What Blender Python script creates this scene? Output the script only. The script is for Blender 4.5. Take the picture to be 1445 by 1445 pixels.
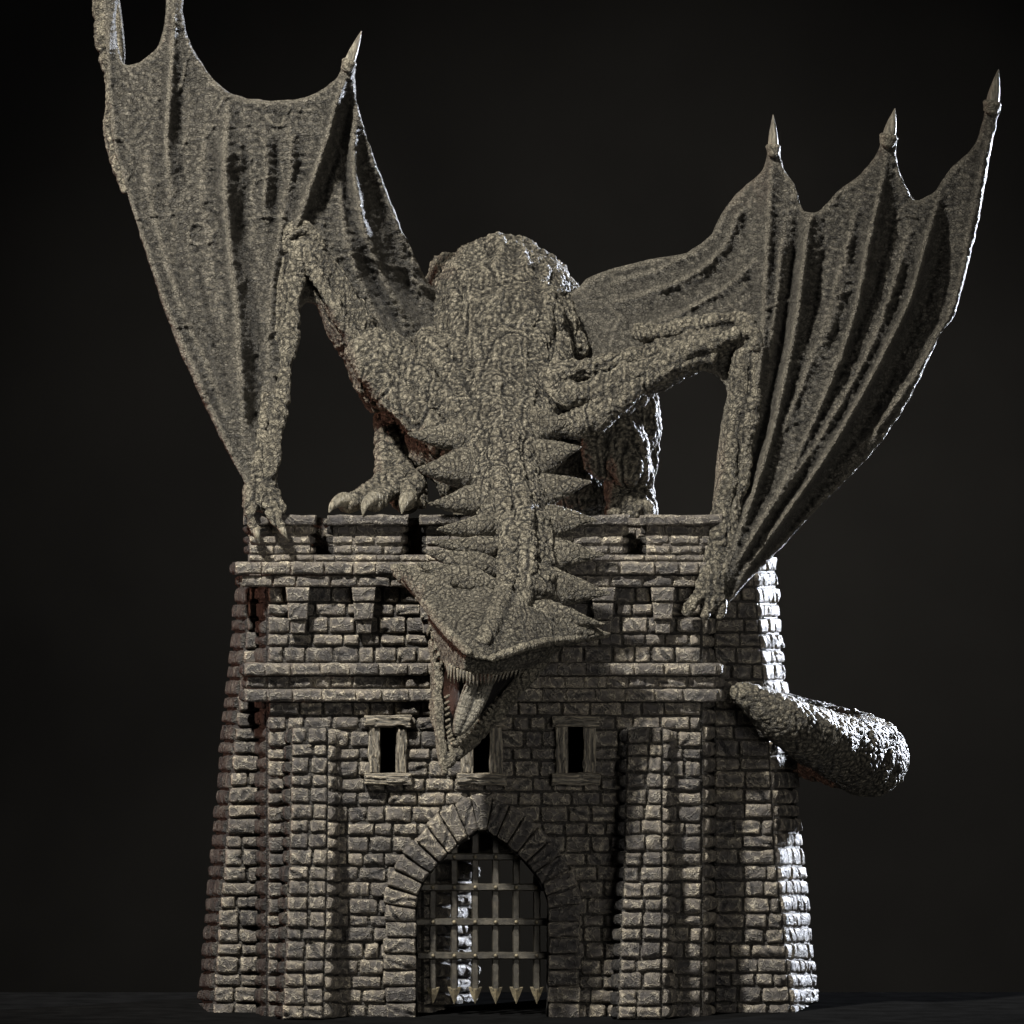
import bpy, bmesh, math, random
import numpy as np
from mathutils import Vector, geometry, noise
random.seed(7); RNG = np.random.default_rng(7)
S = bpy.context.scene
COL = S.collection
for o in list(bpy.data.objects): bpy.data.objects.remove(o)

# ------------------------------------------------------------------ camera
D = 120.0                       # distance of the long lens from the wall
CZ = 7.095
cam = bpy.data.objects.new('camera', bpy.data.cameras.new('camera')); COL.objects.link(cam)
cam.location = (0, -D, CZ); cam.rotation_euler = (math.pi/2, 0, 0)
cam.data.sensor_width = 36; cam.data.lens = 36*D/14.45
cam.data.clip_start = 1; cam.data.clip_end = 600
S.camera = cam
S.view_settings.view_transform = 'Standard'; S.view_settings.look = 'None'
S.view_settings.exposure = 0.0; S.view_settings.gamma = 1
S.view_settings.use_curve_mapping = False
S.cycles.max_bounces = 5; S.cycles.diffuse_bounces = 2; S.cycles.glossy_bounces = 2

# ------------------------------------------------------------------ world and studio lamps
W = bpy.data.worlds.new('World'); S.world = W; W.use_nodes = True
W.node_tree.nodes['Background'].inputs[0].default_value = (0.75, 0.8, 0.9, 1)
W.node_tree.nodes['Background'].inputs[1].default_value = 0.022
def lamp(name, loc, target, power, size, color, size_y=None, kind='AREA', spread=None):
    l = bpy.data.lights.new(name, kind); l.energy = power; l.color = color
    if kind == 'AREA':
        l.size = size
        if size_y: l.shape = 'RECTANGLE'; l.size_y = size_y
        if spread: l.spread = math.radians(spread)
    else:
        l.spot_size = math.radians(size); l.spot_blend = 1.0; l.shadow_soft_size = 1.4
    o = bpy.data.objects.new(name, l); COL.objects.link(o); o.location = loc
    o.rotation_euler = (Vector(target)-Vector(loc)).to_track_quat('-Z', 'Y').to_euler()
    return o
lamp('key_lamp', (-15, -27, 37), (-1.9, 0, 7.8), 215000, 32, (1.0, 0.965, 0.905), kind='SPOT')
lamp('fill_lamp', (13, -38, 9), (0.5, 0, 6), 620, 14, (1.0, 0.97, 0.93), spread=60)
lamp('right_rim_lamp', (25, 37, 12), (2.2, 1, 4.2), 4600, 3.0, (0.84, 0.89, 1.0), spread=50)
lamp('left_rim_lamp', (-30, 14, 5), (0, 1, 6), 260, 3.0, (1.0, 0.48, 0.34), spread=50)
lamp('backdrop_lamp', (8, 4, 26), (1.2, 40, 0.5), 34000, 50, (1.0, 0.95, 0.87), kind='SPOT')

# ------------------------------------------------------------------ numpy helpers
def P(px, py, Y=0.0):
    k = (D+Y)/D
    return np.array([(px-722.5)/100*k, Y, CZ+(722.5-py)/100*k])
def PP(a):
    a = np.asarray(a, float); k = (D+a[..., 2])/D
    return np.stack([(a[..., 0]-722.5)/100*k, a[..., 2], CZ+(722.5-a[..., 1])/100*k], -1)
def _h(ix, iy, iz, s):
    n = (ix.astype(np.int64)*374761393 + iy.astype(np.int64)*668265263 + iz.astype(np.int64)*2147483647 + s*974634777) & 0xffffffff
    n = ((n ^ (n >> 13))*1274126177) & 0xffffffff
    n = ((n ^ (n >> 15))*2246822519) & 0xffffffff
    return ((n ^ (n >> 16)) & 0xffffff)/float(0x1000000)
def vn(p, s=0):
    i = np.floor(p).astype(np.int64); f = p-i; f = f*f*(3-2*f); r = 0
    for a in (0, 1):
        for b in (0, 1):
            for c in (0, 1):
                w = (f[:, 0] if a else 1-f[:, 0])*(f[:, 1] if b else 1-f[:, 1])*(f[:, 2] if c else 1-f[:, 2])
                r = r+w*_h(i[:, 0]+a, i[:, 1]+b, i[:, 2]+c, s)
    return r*2-1
def fbm(p, oct=4, s=0):
    r = 0; a = 1.0; t = 0
    for k in range(oct):
        r = r+a*vn(p*(2.03**k)+k*17.3, s+k); t += a; a *= 0.5
    return r/t
def ridged(p, oct=3, s=0):
    r = 0; a = 1.0; t = 0
    for k in range(oct):
        r = r+a*(1-np.abs(vn(p*(2.1**k)+k*7.7, s+k))*2); t += a; a *= 0.5
    return r/t
def worley(p, s=0, jit=0.9):
    i = np.floor(p).astype(np.int64); f1 = np.full(len(p), 9.0); f2 = f1.copy(); idv = np.zeros(len(p))
    for a in (-1, 0, 1):
        for b in (-1, 0, 1):
            for c in (-1, 0, 1):
                x, y, z = i[:, 0]+a, i[:, 1]+b, i[:, 2]+c
                q = np.stack([x+.5+jit*(_h(x, y, z, s)-.5), y+.5+jit*(_h(x, y, z, s+1)-.5), z+.5+jit*(_h(x, y, z, s+2)-.5)], 1)
                d = np.sqrt(((q-p)**2).sum(1)); m = d < f1
                f2 = np.where(m, f1, np.minimum(f2, d))
                if 1: idv = np.where(m, _h(x, y, z, s+9), idv)
                f1 = np.where(m, d, f1)
    return f1, f2, idv
def sst(x, a, b):
    t = np.clip((x-a)/(b-a), 0, 1); return t*t*(3-2*t)
def mesh_from(name, V, faces, tone=None):
    """faces: list of int arrays (n,k)"""
    me = bpy.data.meshes.new(name); V = np.ascontiguousarray(V, np.float32)
    faces = [np.asarray(f, np.int32) for f in faces if len(f)]
    nl = sum(f.size for f in faces); nf = sum(len(f) for f in faces)
    me.vertices.add(len(V)); me.vertices.foreach_set('co', V.ravel())
    me.loops.add(nl); me.loops.foreach_set('vertex_index', np.concatenate([f.ravel() for f in faces]))
    me.polygons.add(nf)
    tot = np.concatenate([np.full(len(f), f.shape[1], np.int32) for f in faces])
    st = np.zeros(nf, np.int32); st[1:] = np.cumsum(tot)[:-1]
    me.polygons.foreach_set('loop_start', st)
    me.update(calc_edges=True); me.validate()
    me.polygons.foreach_set('use_smooth', np.ones(len(me.polygons), bool))
    if tone is not None:
        a = me.attributes.new('tone', 'FLOAT', 'POINT'); a.data.foreach_set('value', np.asarray(tone, np.float32))
    return me
def link(name, me, mat, parent=None):
    o = bpy.data.objects.new(name, me); COL.objects.link(o)
    if mat: me.materials.clear(); me.materials.append(mat)
    if parent:
        o.parent = parent; 
    return o
def normals(me):
    n = np.empty(len(me.vertices)*3, np.float32); me.vertex_normals.foreach_get('vector', n); return n.reshape(-1, 3).astype(float)
def coords(me):
    n = np.empty(len(me.vertices)*3, np.float32); me.vertices.foreach_get('co', n); return n.reshape(-1, 3).astype(float)
def setco(me, c):
    me.vertices.foreach_set('co', np.ascontiguousarray(c, np.float32).ravel()); me.update()
class MB:
    def __init__(s): s.V = []; s.Q = []; s.T = []; s.tone = []; s.n = 0
    def add(s, V, Q=None, T=None, tone=0.5):
        V = np.asarray(V, float).reshape(-1, 3)
        if Q is not None and len(Q): s.Q.append(np.asarray(Q)+s.n)
        if T is not None and len(T): s.T.append(np.asarray(T)+s.n)
        s.V.append(V); s.tone.append(np.full(len(V), tone)); s.n += len(V)
    def build(s, name, mat, parent=None, fix=False):
        fs = []
        if s.Q: fs.append(np.concatenate(s.Q))
        if s.T: fs.append(np.concatenate(s.T))
        me = mesh_from(name, np.concatenate(s.V), fs, np.concatenate(s.tone))
        if fix:
            bm = bmesh.new(); bm.from_mesh(me); bmesh.ops.recalc_face_normals(bm, faces=bm.faces); bm.to_mesh(me); bm.free()
        return link(name, me, mat, parent)
def cr(pts, sub):
    """Catmull-Rom through rows"""
    p = np.asarray(pts, float); p = np.vstack([2*p[0]-p[1], p, 2*p[-1]-p[-2]]); out = []
    for i in range(1, len(p)-2):
        for k in range(sub):
            t = k/sub
            out.append(0.5*(2*p[i]+(p[i+1]-p[i-1])*t+(2*p[i-1]-5*p[i]+4*p[i+1]-p[i+2])*t*t+(3*p[i]-p[i-1]-3*p[i+1]+p[i+2])*t**3))
    out.append(p[-2]); return np.array(out)
def sweep(pts, seg=14, sub=5, flat=1.0, up=(0, 1, 0)):
    """pts rows: px, py, Y, radius ; flat = depth squash. closed tube with caps -> V,Q,T"""
    a = cr(pts, sub); c = PP(a[:, :3]); r = np.maximum(a[:, 3], .004)
    t = np.gradient(c, axis=0); t /= np.linalg.norm(t, axis=1)[:, None]+1e-9
    up = np.array(up, float); V = []
    side = np.cross(t, up); side /= np.linalg.norm(side, axis=1)[:, None]+1e-9
    for i in range(1, len(side)):
        if side[i] @ side[i-1] < 0: side[i] *= -1
    nrm = np.cross(side, t)
    th = np.linspace(0, 2*math.pi, seg, endpoint=False)
    V = c[:, None, :]+r[:, None, None]*(np.cos(th)[None, :, None]*side[:, None, :]+flat*np.sin(th)[None, :, None]*nrm[:, None, :])
    n = len(c); V = V.reshape(-1, 3)
    i, j = np.meshgrid(np.arange(n-1), np.arange(seg), indexing='ij'); j2 = (j+1) % seg
    Q = np.stack([i*seg+j, i*seg+j2, (i+1)*seg+j2, (i+1)*seg+j], -1).reshape(-1, 4)
    V = np.vstack([V, c[0]-t[0]*r[0]*.5, c[-1]+t[-1]*r[-1]*.5]); k = n*seg; jj = np.arange(seg)
    T = np.vstack([np.stack([np.full(seg, k), (jj+1) % seg, jj], 1), np.stack([np.full(seg, k+1), (n-1)*seg+jj, (n-1)*seg+(jj+1) % seg], 1)])
    return V, Q, T
def ball(px, py, Y, rx, ry, rz, rot=0, seg=24):
    """rx, rz in picture plane, ry in depth; rot in degrees in the picture plane"""
    u = np.linspace(0, math.pi, seg//2+1)[1:-1]; v = np.linspace(0, 2*math.pi, seg, endpoint=False)
    U, Vv = np.meshgrid(u, v, indexing='ij')
    X = np.stack([np.sin(U)*np.cos(Vv)*rx, np.sin(U)*np.sin(Vv)*ry, np.cos(U)*rz], -1).reshape(-1, 3)
    X = np.vstack([X, [0, 0, rz], [0, 0, -rz]]); a = math.radians(rot)
    R = np.array([[math.cos(a), 0, math.sin(a)], [0, 1, 0], [-math.sin(a), 0, math.cos(a)]])
    X = X @ R.T+P(px, py, Y); m = len(u); i, j = np.meshgrid(np.arange(m-1), np.arange(seg), indexing='ij'); j2 = (j+1) % seg
    Q = np.stack([i*seg+j, (i+1)*seg+j, (i+1)*seg+j2, i*seg+j2], -1).reshape(-1, 4); jj = np.arange(seg); k = m*seg
    T = np.vstack([np.stack([np.full(seg, k), jj, (jj+1) % seg], 1), np.stack([np.full(seg, k+1), (m-1)*seg+(jj+1) % seg, (m-1)*seg+jj], 1)])
    return X, Q, T
def hull(pts):
    bm = bmesh.new()
    for p in PP(pts): bm.verts.new(p)
    r = bmesh.ops.convex_hull(bm, input=bm.verts)
    bmesh.ops.delete(bm, geom=[v for v in bm.verts if not v.link_faces], context='VERTS')
    bm.verts.ensure_lookup_table(); bm.verts.index_update()
    V = np.array([v.co[:] for v in bm.verts]); bmesh.ops.triangulate(bm, faces=bm.faces)
    T = np.array([[v.index for v in f.verts] for f in bm.faces]); bm.free()
    return V, None, T

# ------------------------------------------------------------------ materials
def mat(name):
    m = bpy.data.materials.new(name); m.use_nodes = True; nt = m.node_tree
    return m, nt, nt.nodes['Principled BSDF']
def N(nt, t, **k):
    n = nt.nodes.new(t)
    for a, b in k.items():
        if a.startswith('i_'): n.inputs[a[2:].replace('_', ' ')].default_value = b
        else: setattr(n, a, b)
    return n
def ramp(nt, src, stops):
    r = N(nt, 'ShaderNodeValToRGB'); el = r.color_ramp.elements
    el[0].position, el[0].color = stops[0][0], (*stops[0][1], 1) if len(stops[0][1]) == 3 else stops[0][1]
    el[1].position, el[1].color = stops[-1][0], (*stops[-1][1], 1)
    for p, c in stops[1:-1]:
        e = el.new(p); e.color = (*c, 1)
    nt.links.new(src, r.inputs[0]); return r.outputs[0]
def mixc(nt, f, a, b, mode='MIX'):
    m = N(nt, 'ShaderNodeMix', data_type='RGBA', blend_type=mode)
    for s, v in ((m.inputs['Factor'], f), (m.inputs['A'], a), (m.inputs['B'], b)):
        if isinstance(v, (float, int)): s.default_value = v
        elif isinstance(v, tuple): s.default_value = (*v, 1)
        else: nt.links.new(v, s)
    return m.outputs['Result']
def mth(nt, op, a, b=None, c=None, clamp=False):
    m = N(nt, 'ShaderNodeMath', operation=op, use_clamp=clamp)
    for i, v in enumerate((a, b, c)):
        if v is None: continue
        if isinstance(v, (float, int)): m.inputs[i].default_value = v
        else: nt.links.new(v, m.inputs[i])
    return m.outputs[0]
def warp(nt, scale, amt, stretch=(1, 1, 1)):
    g = N(nt, 'ShaderNodeNewGeometry'); nz = N(nt, 'ShaderNodeTexNoise', i_Scale=scale, i_Detail=3.0)
    nt.links.new(g.outputs['Position'], nz.inputs['Vector'])
    s = N(nt, 'ShaderNodeVectorMath', operation='SUBTRACT'); s.inputs[1].default_value = (.5, .5, .5); nt.links.new(nz.outputs['Color'], s.inputs[0])
    m = N(nt, 'ShaderNodeVectorMath', operation='SCALE'); m.inputs['Scale'].default_value = amt; nt.links.new(s.outputs[0], m.inputs[0])
    a = N(nt, 'ShaderNodeVectorMath', operation='ADD'); nt.links.new(g.outputs['Position'], a.inputs[0]); nt.links.new(m.outputs[0], a.inputs[1])
    b = N(nt, 'ShaderNodeVectorMath', operation='MULTIPLY'); b.inputs[1].default_value = stretch; nt.links.new(a.outputs[0], b.inputs[0])
    return g, b.outputs[0]
def vor(nt, vec, scale, feature='DISTANCE_TO_EDGE'):
    v = N(nt, 'ShaderNodeTexVoronoi', feature=feature, i_Scale=scale); nt.links.new(vec, v.inputs['Vector']); return v
def noi(nt, vec, scale, detail=4.0, rough=.6):
    v = N(nt, 'ShaderNodeTexNoise', i_Scale=scale, i_Detail=detail, i_Roughness=rough); nt.links.new(vec, v.inputs['Vector']); return v.outputs['Fac']
def bump(nt, h, strength, dist, prev=None):
    b = N(nt, 'ShaderNodeBump', i_Strength=strength, i_Distance=dist); nt.links.new(h, b.inputs['Height'])
    if prev: nt.links.new(prev, b.inputs['Normal'])
    return b.outputs[0]
def skin_material(name, cell, dark, mid, light, amount=1.0, stretch=(1, 1, 1), spec=.3, lo=.455, hi=.535, bs=.9, hic=(2.4, 2.35, 2.2), bd=.05):
    m, nt, pr = mat(name)
    g, vec = warp(nt, 7.0, .13, stretch)
    v = vor(nt, vec, cell).outputs['Distance']; v2 = vor(nt, vec, cell*2.1).outputs['Distance']
    n1 = noi(nt, vec, 42, 5, .7); n2 = noi(nt, vec, 2.6, 6, .7); n3 = noi(nt, vec, 13, 4, .6)
    rg = N(nt, 'ShaderNodeTexNoise', noise_type='RIDGED_MULTIFRACTAL', i_Scale=5.5, i_Detail=5.0, i_Roughness=.6); nt.links.new(vec, rg.inputs['Vector'])
    wr = ramp(nt, rg.outputs['Fac'], [(.15, (1, 1, 1)), (.9, (0, 0, 0))])
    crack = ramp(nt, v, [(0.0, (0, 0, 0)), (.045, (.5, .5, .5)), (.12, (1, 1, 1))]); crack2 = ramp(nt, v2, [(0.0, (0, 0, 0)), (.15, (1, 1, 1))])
    base = ramp(nt, n2, [(.3, dark), (.5, mid), (.72, light)])
    base = mixc(nt, ramp(nt, n3, [(.42, (0, 0, 0)), (.66, (.75, .75, .75))]), base, light)
    base = mixc(nt, 1.0, base, mixc(nt, .38, (1, 1, 1), wr), 'MULTIPLY')
    crack_shade = mixc(nt, .6*amount, (1, 1, 1), crack, 'MIX'); base = mixc(nt, 1.0, base, crack_shade, 'MULTIPLY')  # shade of the cracks painted into the colour, since bump casts none
    g2 = mixc(nt, .28*amount, (1, 1, 1), crack2); base = mixc(nt, 1.0, base, g2, 'MULTIPLY')  # finer cracks get their shade in the colour as well
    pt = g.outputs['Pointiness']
    dry_shade = ramp(nt, pt, [(lo, (.18, .18, .18)), (.497, (.8, .8, .8)), (hi, hic)])  # drybrushed light ridges, plus shade painted into the hollows
    base = mixc(nt, 1.0, base, dry_shade, 'MULTIPLY')
    nt.links.new(base, pr.inputs['Base Color'])
    h = mth(nt, 'ADD', mth(nt, 'MULTIPLY', crack, .6), mth(nt, 'ADD', mth(nt, 'MULTIPLY', crack2, .35), mth(nt, 'ADD', mth(nt, 'MULTIPLY', wr, .9), mth(nt, 'MULTIPLY', n1, .9))))
    nt.links.new(bump(nt, h, bs, bd), pr.inputs['Normal'])
    pr.inputs['Roughness'].default_value = .5; pr.inputs['Specular IOR Level'].default_value = spec
    return m
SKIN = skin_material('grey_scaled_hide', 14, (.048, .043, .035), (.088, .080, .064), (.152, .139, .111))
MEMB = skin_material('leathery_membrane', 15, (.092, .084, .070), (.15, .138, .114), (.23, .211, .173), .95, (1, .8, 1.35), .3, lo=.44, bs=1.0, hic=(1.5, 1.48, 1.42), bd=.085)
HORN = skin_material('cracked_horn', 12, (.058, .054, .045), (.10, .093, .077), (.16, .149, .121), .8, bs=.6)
def stone_material(name, core, edge, vein, k=1.0):
    m, nt, pr = mat(name)
    g, vec = warp(nt, 6.0, .30)
    at = N(nt, 'ShaderNodeAttribute', attribute_name='tone')
    v = vor(nt, vec, 6.5).outputs['Distance']; vb = vor(nt, vec, 15).outputs['Distance']
    n1 = noi(nt, vec, 45, 5, .7); n2 = noi(nt, vec, 7, 5, .6); n3 = noi(nt, vec, 1.3, 4, .6)
    line = ramp(nt, v, [(0.0, (1, 1, 1)), (.03, (.6, .6, .6)), (.075, (0, 0, 0))])
    line2 = ramp(nt, vb, [(0.0, (.7, .7, .7)), (.03, (.25, .25, .25)), (.07, (0, 0, 0))])
    base = ramp(nt, n2, [(.3, tuple(c*.72 for c in core)), (.55, core), (.75, tuple(c*1.35 for c in edge))])
    base = mixc(nt, mth(nt, 'MULTIPLY', line, .75), base, vein)
    base = mixc(nt, mth(nt, 'MULTIPLY', mth(nt, 'MULTIPLY', line2, ramp(nt, n2, [(.4, (0, 0, 0)), (.6, (1, 1, 1))])), .6), base, vein)
    base = mixc(nt, 1.0, base, ramp(nt, at.outputs['Fac'], [(0, (.2, .2, .2)), (.003, (.2, .2, .2)), (.006, (.62, .62, .64)), (1, (1.3, 1.27, 1.2))]), 'MULTIPLY')
    base = mixc(nt, 1.0, base, ramp(nt, n3, [(.35, (.8, .8, .8)), (.7, (1.15, 1.12, 1.05))]), 'MULTIPLY')
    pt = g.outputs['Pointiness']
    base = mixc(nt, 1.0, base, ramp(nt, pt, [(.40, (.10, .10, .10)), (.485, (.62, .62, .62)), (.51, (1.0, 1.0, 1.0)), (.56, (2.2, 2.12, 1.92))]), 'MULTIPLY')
    nt.links.new(base, pr.inputs['Base Color'])
    h = mth(nt, 'ADD', mth(nt, 'MULTIPLY', line, .5), mth(nt, 'ADD', mth(nt, 'MULTIPLY', n1, .5), mth(nt, 'MULTIPLY', n2, 1.2)))
    h = mth(nt, 'ADD', h, mth(nt, 'MULTIPLY', line2, .25))
    nt.links.new(bump(nt, h, .95, .06), pr.inputs['Normal'])
    pr.inputs['Roughness'].default_value = .55; pr.inputs['Specular IOR Level'].default_value = .35
    return m
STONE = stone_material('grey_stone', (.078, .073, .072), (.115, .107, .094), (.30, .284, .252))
def streak_material(name, vert, a, b, c, metal=0.0, rough=.55, fine=1.0):
    m, nt, pr = mat(name)
    st = (14*fine, 14*fine, 1.6) if vert else (1.6, 14*fine, 14*fine)
    g, vec = warp(nt, 4.0, .10, st)
    n = noi(nt, vec, 1.2, 5, .65); n2 = noi(nt, vec, 3.2, 4, .6)
    base = ramp(nt, n, [(.34, a), (.5, b), (.66, c)])
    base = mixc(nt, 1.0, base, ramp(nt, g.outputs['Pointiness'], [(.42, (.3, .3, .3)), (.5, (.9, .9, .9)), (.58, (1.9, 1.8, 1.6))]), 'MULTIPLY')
    nt.links.new(base, pr.inputs['Base Color'])
    nt.links.new(bump(nt, mth(nt, 'ADD', n, mth(nt, 'MULTIPLY', n2, .5)), 1.0, .08), pr.inputs['Normal'])
    pr.inputs['Roughness'].default_value = rough; pr.inputs['Metallic'].default_value = metal
    return m
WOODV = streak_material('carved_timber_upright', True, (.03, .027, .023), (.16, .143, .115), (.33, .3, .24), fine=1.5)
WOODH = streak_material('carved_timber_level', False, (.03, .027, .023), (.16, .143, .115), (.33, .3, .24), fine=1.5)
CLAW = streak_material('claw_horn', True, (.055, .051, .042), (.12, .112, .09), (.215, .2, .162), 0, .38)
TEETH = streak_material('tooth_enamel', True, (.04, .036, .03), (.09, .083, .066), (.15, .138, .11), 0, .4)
m_, nt_, pr_ = mat('worn_iron'); g_, v_ = warp(nt_, 6, .05)
n_ = noi(nt_, v_, 9, 6, .7)
b_ = ramp(nt_, n_, [(.35, (.045, .04, .033)), (.55, (.11, .098, .075)), (.7, (.2, .175, .13))])
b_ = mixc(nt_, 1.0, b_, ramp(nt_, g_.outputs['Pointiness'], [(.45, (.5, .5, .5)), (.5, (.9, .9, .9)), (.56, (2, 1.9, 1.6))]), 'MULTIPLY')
nt_.links.new(b_, pr_.inputs['Base Color']); pr_.inputs['Metallic'].default_value = .35; pr_.inputs['Roughness'].default_value = .5
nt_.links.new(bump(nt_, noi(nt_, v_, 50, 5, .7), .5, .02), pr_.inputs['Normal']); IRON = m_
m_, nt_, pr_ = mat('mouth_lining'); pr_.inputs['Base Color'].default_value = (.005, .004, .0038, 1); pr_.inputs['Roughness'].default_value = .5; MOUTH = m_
g_, v_ = warp(nt_, 8, .1); nt_.links.new(bump(nt_, noi(nt_, v_, 20, 5), .6, .04), pr_.inputs['Normal'])
m_, nt_, pr_ = mat('backdrop_paper'); g_, v_ = warp(nt_, .05, 3)
nt_.links.new(ramp(nt_, noi(nt_, v_, .12, 4, .55), [(.3, (.013, .0125, .012)), (.7, (.026, .025, .023))]), pr_.inputs['Base Color']); pr_.inputs['Roughness'].default_value = .95
pr_.inputs['Specular IOR Level'].default_value = .1; BACK = m_
m_, nt_, pr_ = mat('floor_paint'); pr_.inputs['Roughness'].default_value = 1
pr_.inputs['Specular IOR Level'].default_value = 0
g_, v_ = warp(nt_, 1, .2); nt_.links.new(ramp(nt_, noi(nt_, v_, 2.0, 5), [(.3, (.004, .004, .004)), (.7, (.008, .008, .008))]), pr_.inputs['Base Color']); FLOOR = m_

# ------------------------------------------------------------------ setting
FZ = CZ-(1434-722.5)/100
def quadmesh(name, pts, faces, m, kind):
    me = bpy.data.meshes.new(name); me.from_pydata(pts, [], faces); me.materials.append(m)
    o = bpy.data.objects.new(name, me); COL.objects.link(o); o['kind'] = kind
    return o
quadmesh('floor', [(-40, -60, FZ), (40, -60, FZ), (40, 6, FZ), (-40, 6, FZ)], [(0, 1, 2, 3)], FLOOR, 'structure')
pts = []; fs = []
prof = [(40, -40), (40, 0), (40, 70)]
for y, z in prof: pts += [(-120, y, z), (120, y, z)]
for i in range(len(prof)-1): fs.append((2*i, 2*i+1, 2*i+3, 2*i+2))
bk = quadmesh('backdrop', pts, fs, BACK, 'structure')
for p_ in bk.data.polygons: p_.use_smooth = True

def empty(name, loc, label, cat):
    o = bpy.data.objects.new(name, None); COL.objects.link(o); o['label'] = label; o['category'] = cat
    return o
#==CASTLE
castle = empty('stone_gatehouse', (0, 0, FZ), 'weathered grey stone gatehouse with arched gate, iron portcullis and battlements under the dragon', 'gatehouse')

# ------------------------------------------------------------------ masonry
def stone(mb, fmap, s0, s1, y0, y1, H=.09, res=2.6, gap=1.3, seed=None, nf=5, rnd=None, back=-.06, wob=1.3, soft=4.6, grain=None):
    """one rounded, chiselled block. fmap(s,y,o)->xyz, s/y in px, o outwards"""
    w, h = s1-s0, y1-y0
    if w < 3 or h < 3: return
    nx = max(5, int(w/res)+1); ny = max(5, int(h/res)+1)
    # denser towards the edges
    def dist(n, L):
        t = np.linspace(-1, 1, n); t = np.sign(t)*(1-(1-np.abs(t))**1.35); return t
    a = dist(nx, w); b = dist(ny, h); A, B = np.meshgrid(a, b, indexing='xy')
    hw, hh = w/2-gap, h/2-gap
    u = A*hw; v = B*hh
    # rounded outline
    r = min(hw, hh)*(rnd if rnd is not None else random.uniform(.12, .42)); 
    cxx = np.maximum(np.abs(u)-(hw-r), 0); cyy = np.maximum(np.abs(v)-(hh-r), 0)
    dd = np.maximum(cxx, cyy); hyp = np.sqrt(cxx**2+cyy**2)+1e-9
    sc = np.where(hyp > 1e-6, dd/hyp, 1.0)
    u = np.where(cxx > 0, np.sign(u)*(hw-r+cxx*np.where((cxx > 0) & (cyy > 0), sc, 1)), u)
    v = np.where(cyy > 0, np.sign(v)*(hh-r+cyy*np.where((cxx > 0) & (cyy > 0), sc, 1)), v)
    sx = random.uniform(0, 900); q = np.stack([u.ravel()/14+sx, v.ravel()/14+sx*.7, np.full(u.size, sx)], 1)
    u = u+wob*vn(q, 3).reshape(u.shape); v = v+wob*vn(q, 5).reshape(u.shape)
    e = np.minimum(hw-np.abs(A)*hw, hh-np.abs(B)*hh)          # px from edge
    er = min(soft, min(hw, hh)*.7); t = np.clip(e/er, 0, 1); Z = H*np.sqrt(1-(1-t)**2)
    for k in range(nf):
        an = random.uniform(0, 2*math.pi); sl = random.uniform(.1, .75)*H*1.5
        off = random.uniform(.35, 1.0)
        pl = H*random.uniform(.75, 1.05)+sl*(off-(np.cos(an)*A+np.sin(an)*B))*.9
        Z = np.minimum(Z, np.maximum(pl, H*.25))
    Z = Z+H*.10*fbm(np.stack([u.ravel()/7+sx, v.ravel()/7, np.zeros(u.size)], 1), 3, 11).reshape(u.shape)*np.clip(t*2, 0, 1)
    if grain:
        gq = np.stack([u.ravel()/(3.2 if grain == 'v' else 30)+sx, v.ravel()/(30 if grain == 'v' else 3.2), np.zeros(u.size)], 1)
        gq = gq+.35*np.stack([vn(np.stack([u.ravel()/15+sx, v.ravel()/15, 0*u.ravel()], 1), 31)]*3, 1)
        Z = Z-.030*(np.exp(-(np.abs(vn(gq, 12))/.22)**2)).reshape(u.shape)*np.clip(t*2, 0, 1)+.012*vn(gq*1.7, 13).reshape(u.shape)
    # a crack
    if not grain and random.random() < .45 and w > 18:
        an = random.uniform(0, math.pi); dl = (u-random.uniform(-.4, .4)*hw)*math.cos(an)+(v)*math.sin(an)+3*vn(q*2, 8).reshape(u.shape)
        Z = Z-H*.45*np.exp(-(dl/1.6)**2)
    cs, cy = (s0+s1)/2, (y0+y1)/2
    Sg, Yg = u+cs, v+cy
    # border ring sunk back
    pad = lambda M, val=None: np.pad(M, 1, mode='edge')
    Sg, Yg = pad(Sg), pad(Yg); Z2 = np.full(Sg.shape, back); Z2[1:-1, 1:-1] = Z
    V = fmap(Sg.ravel(), Yg.ravel(), Z2.ravel())
    n, m = Sg.shape; i, j = np.meshgrid(np.arange(n-1), np.arange(m-1), indexing='ij')
    Q = np.stack([i*m+j, (i+1)*m+j, (i+1)*m+j+1, i*m+j+1], -1).reshape(-1, 4)
    mb.add(V, Q, tone=.01+.99*random.random())
def plane(Y0, Yb=None, y0=0, y1=1):
    """front facing wall at depth Y0 (battered to Yb at y1)"""
    def f(s, y, o):
        Y = Y0 if Yb is None else Y0+(Yb-Y0)*(y-y0)/(y1-y0)
        k = (D+Y)/D
        return np.stack([(s-722.5)/100*k, Y-o+0*s, CZ+(722.5-y)/100*k], -1)
    return f
def sideplane(xa, Ya, xb, Yb, L, sgn):
    """wall running back from (xa(y),Ya) to (xb(y),Yb); s in 0..L px ; sgn outward x"""
    def f(s, y, o):
        t = s/L; px = xa(y)+(xb(y)-xa(y))*t; Y = (Ya(y) if callable(Ya) else Ya)*(1-t)+(Yb(y) if callable(Yb) else Yb)*t
        k = (D+Y)/D; yy = np.asarray(y, float)
        dx = (xb(1200)-xa(1200))/100; dy = ((Yb(1200) if callable(Yb) else Yb)-(Ya(1200) if callable(Ya) else Ya))
        n = np.array([dy, -dx])/math.hypot(dx, dy); n = n*sgn if n[0]*sgn < 0 or sgn < 0 else n
        if n[0]*sgn < 0: n = -n
        return np.stack([(px-722.5)/100*k+n[0]*o, Y+n[1]*o, CZ+(722.5-yy)/100*k], -1)
    return f
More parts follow.
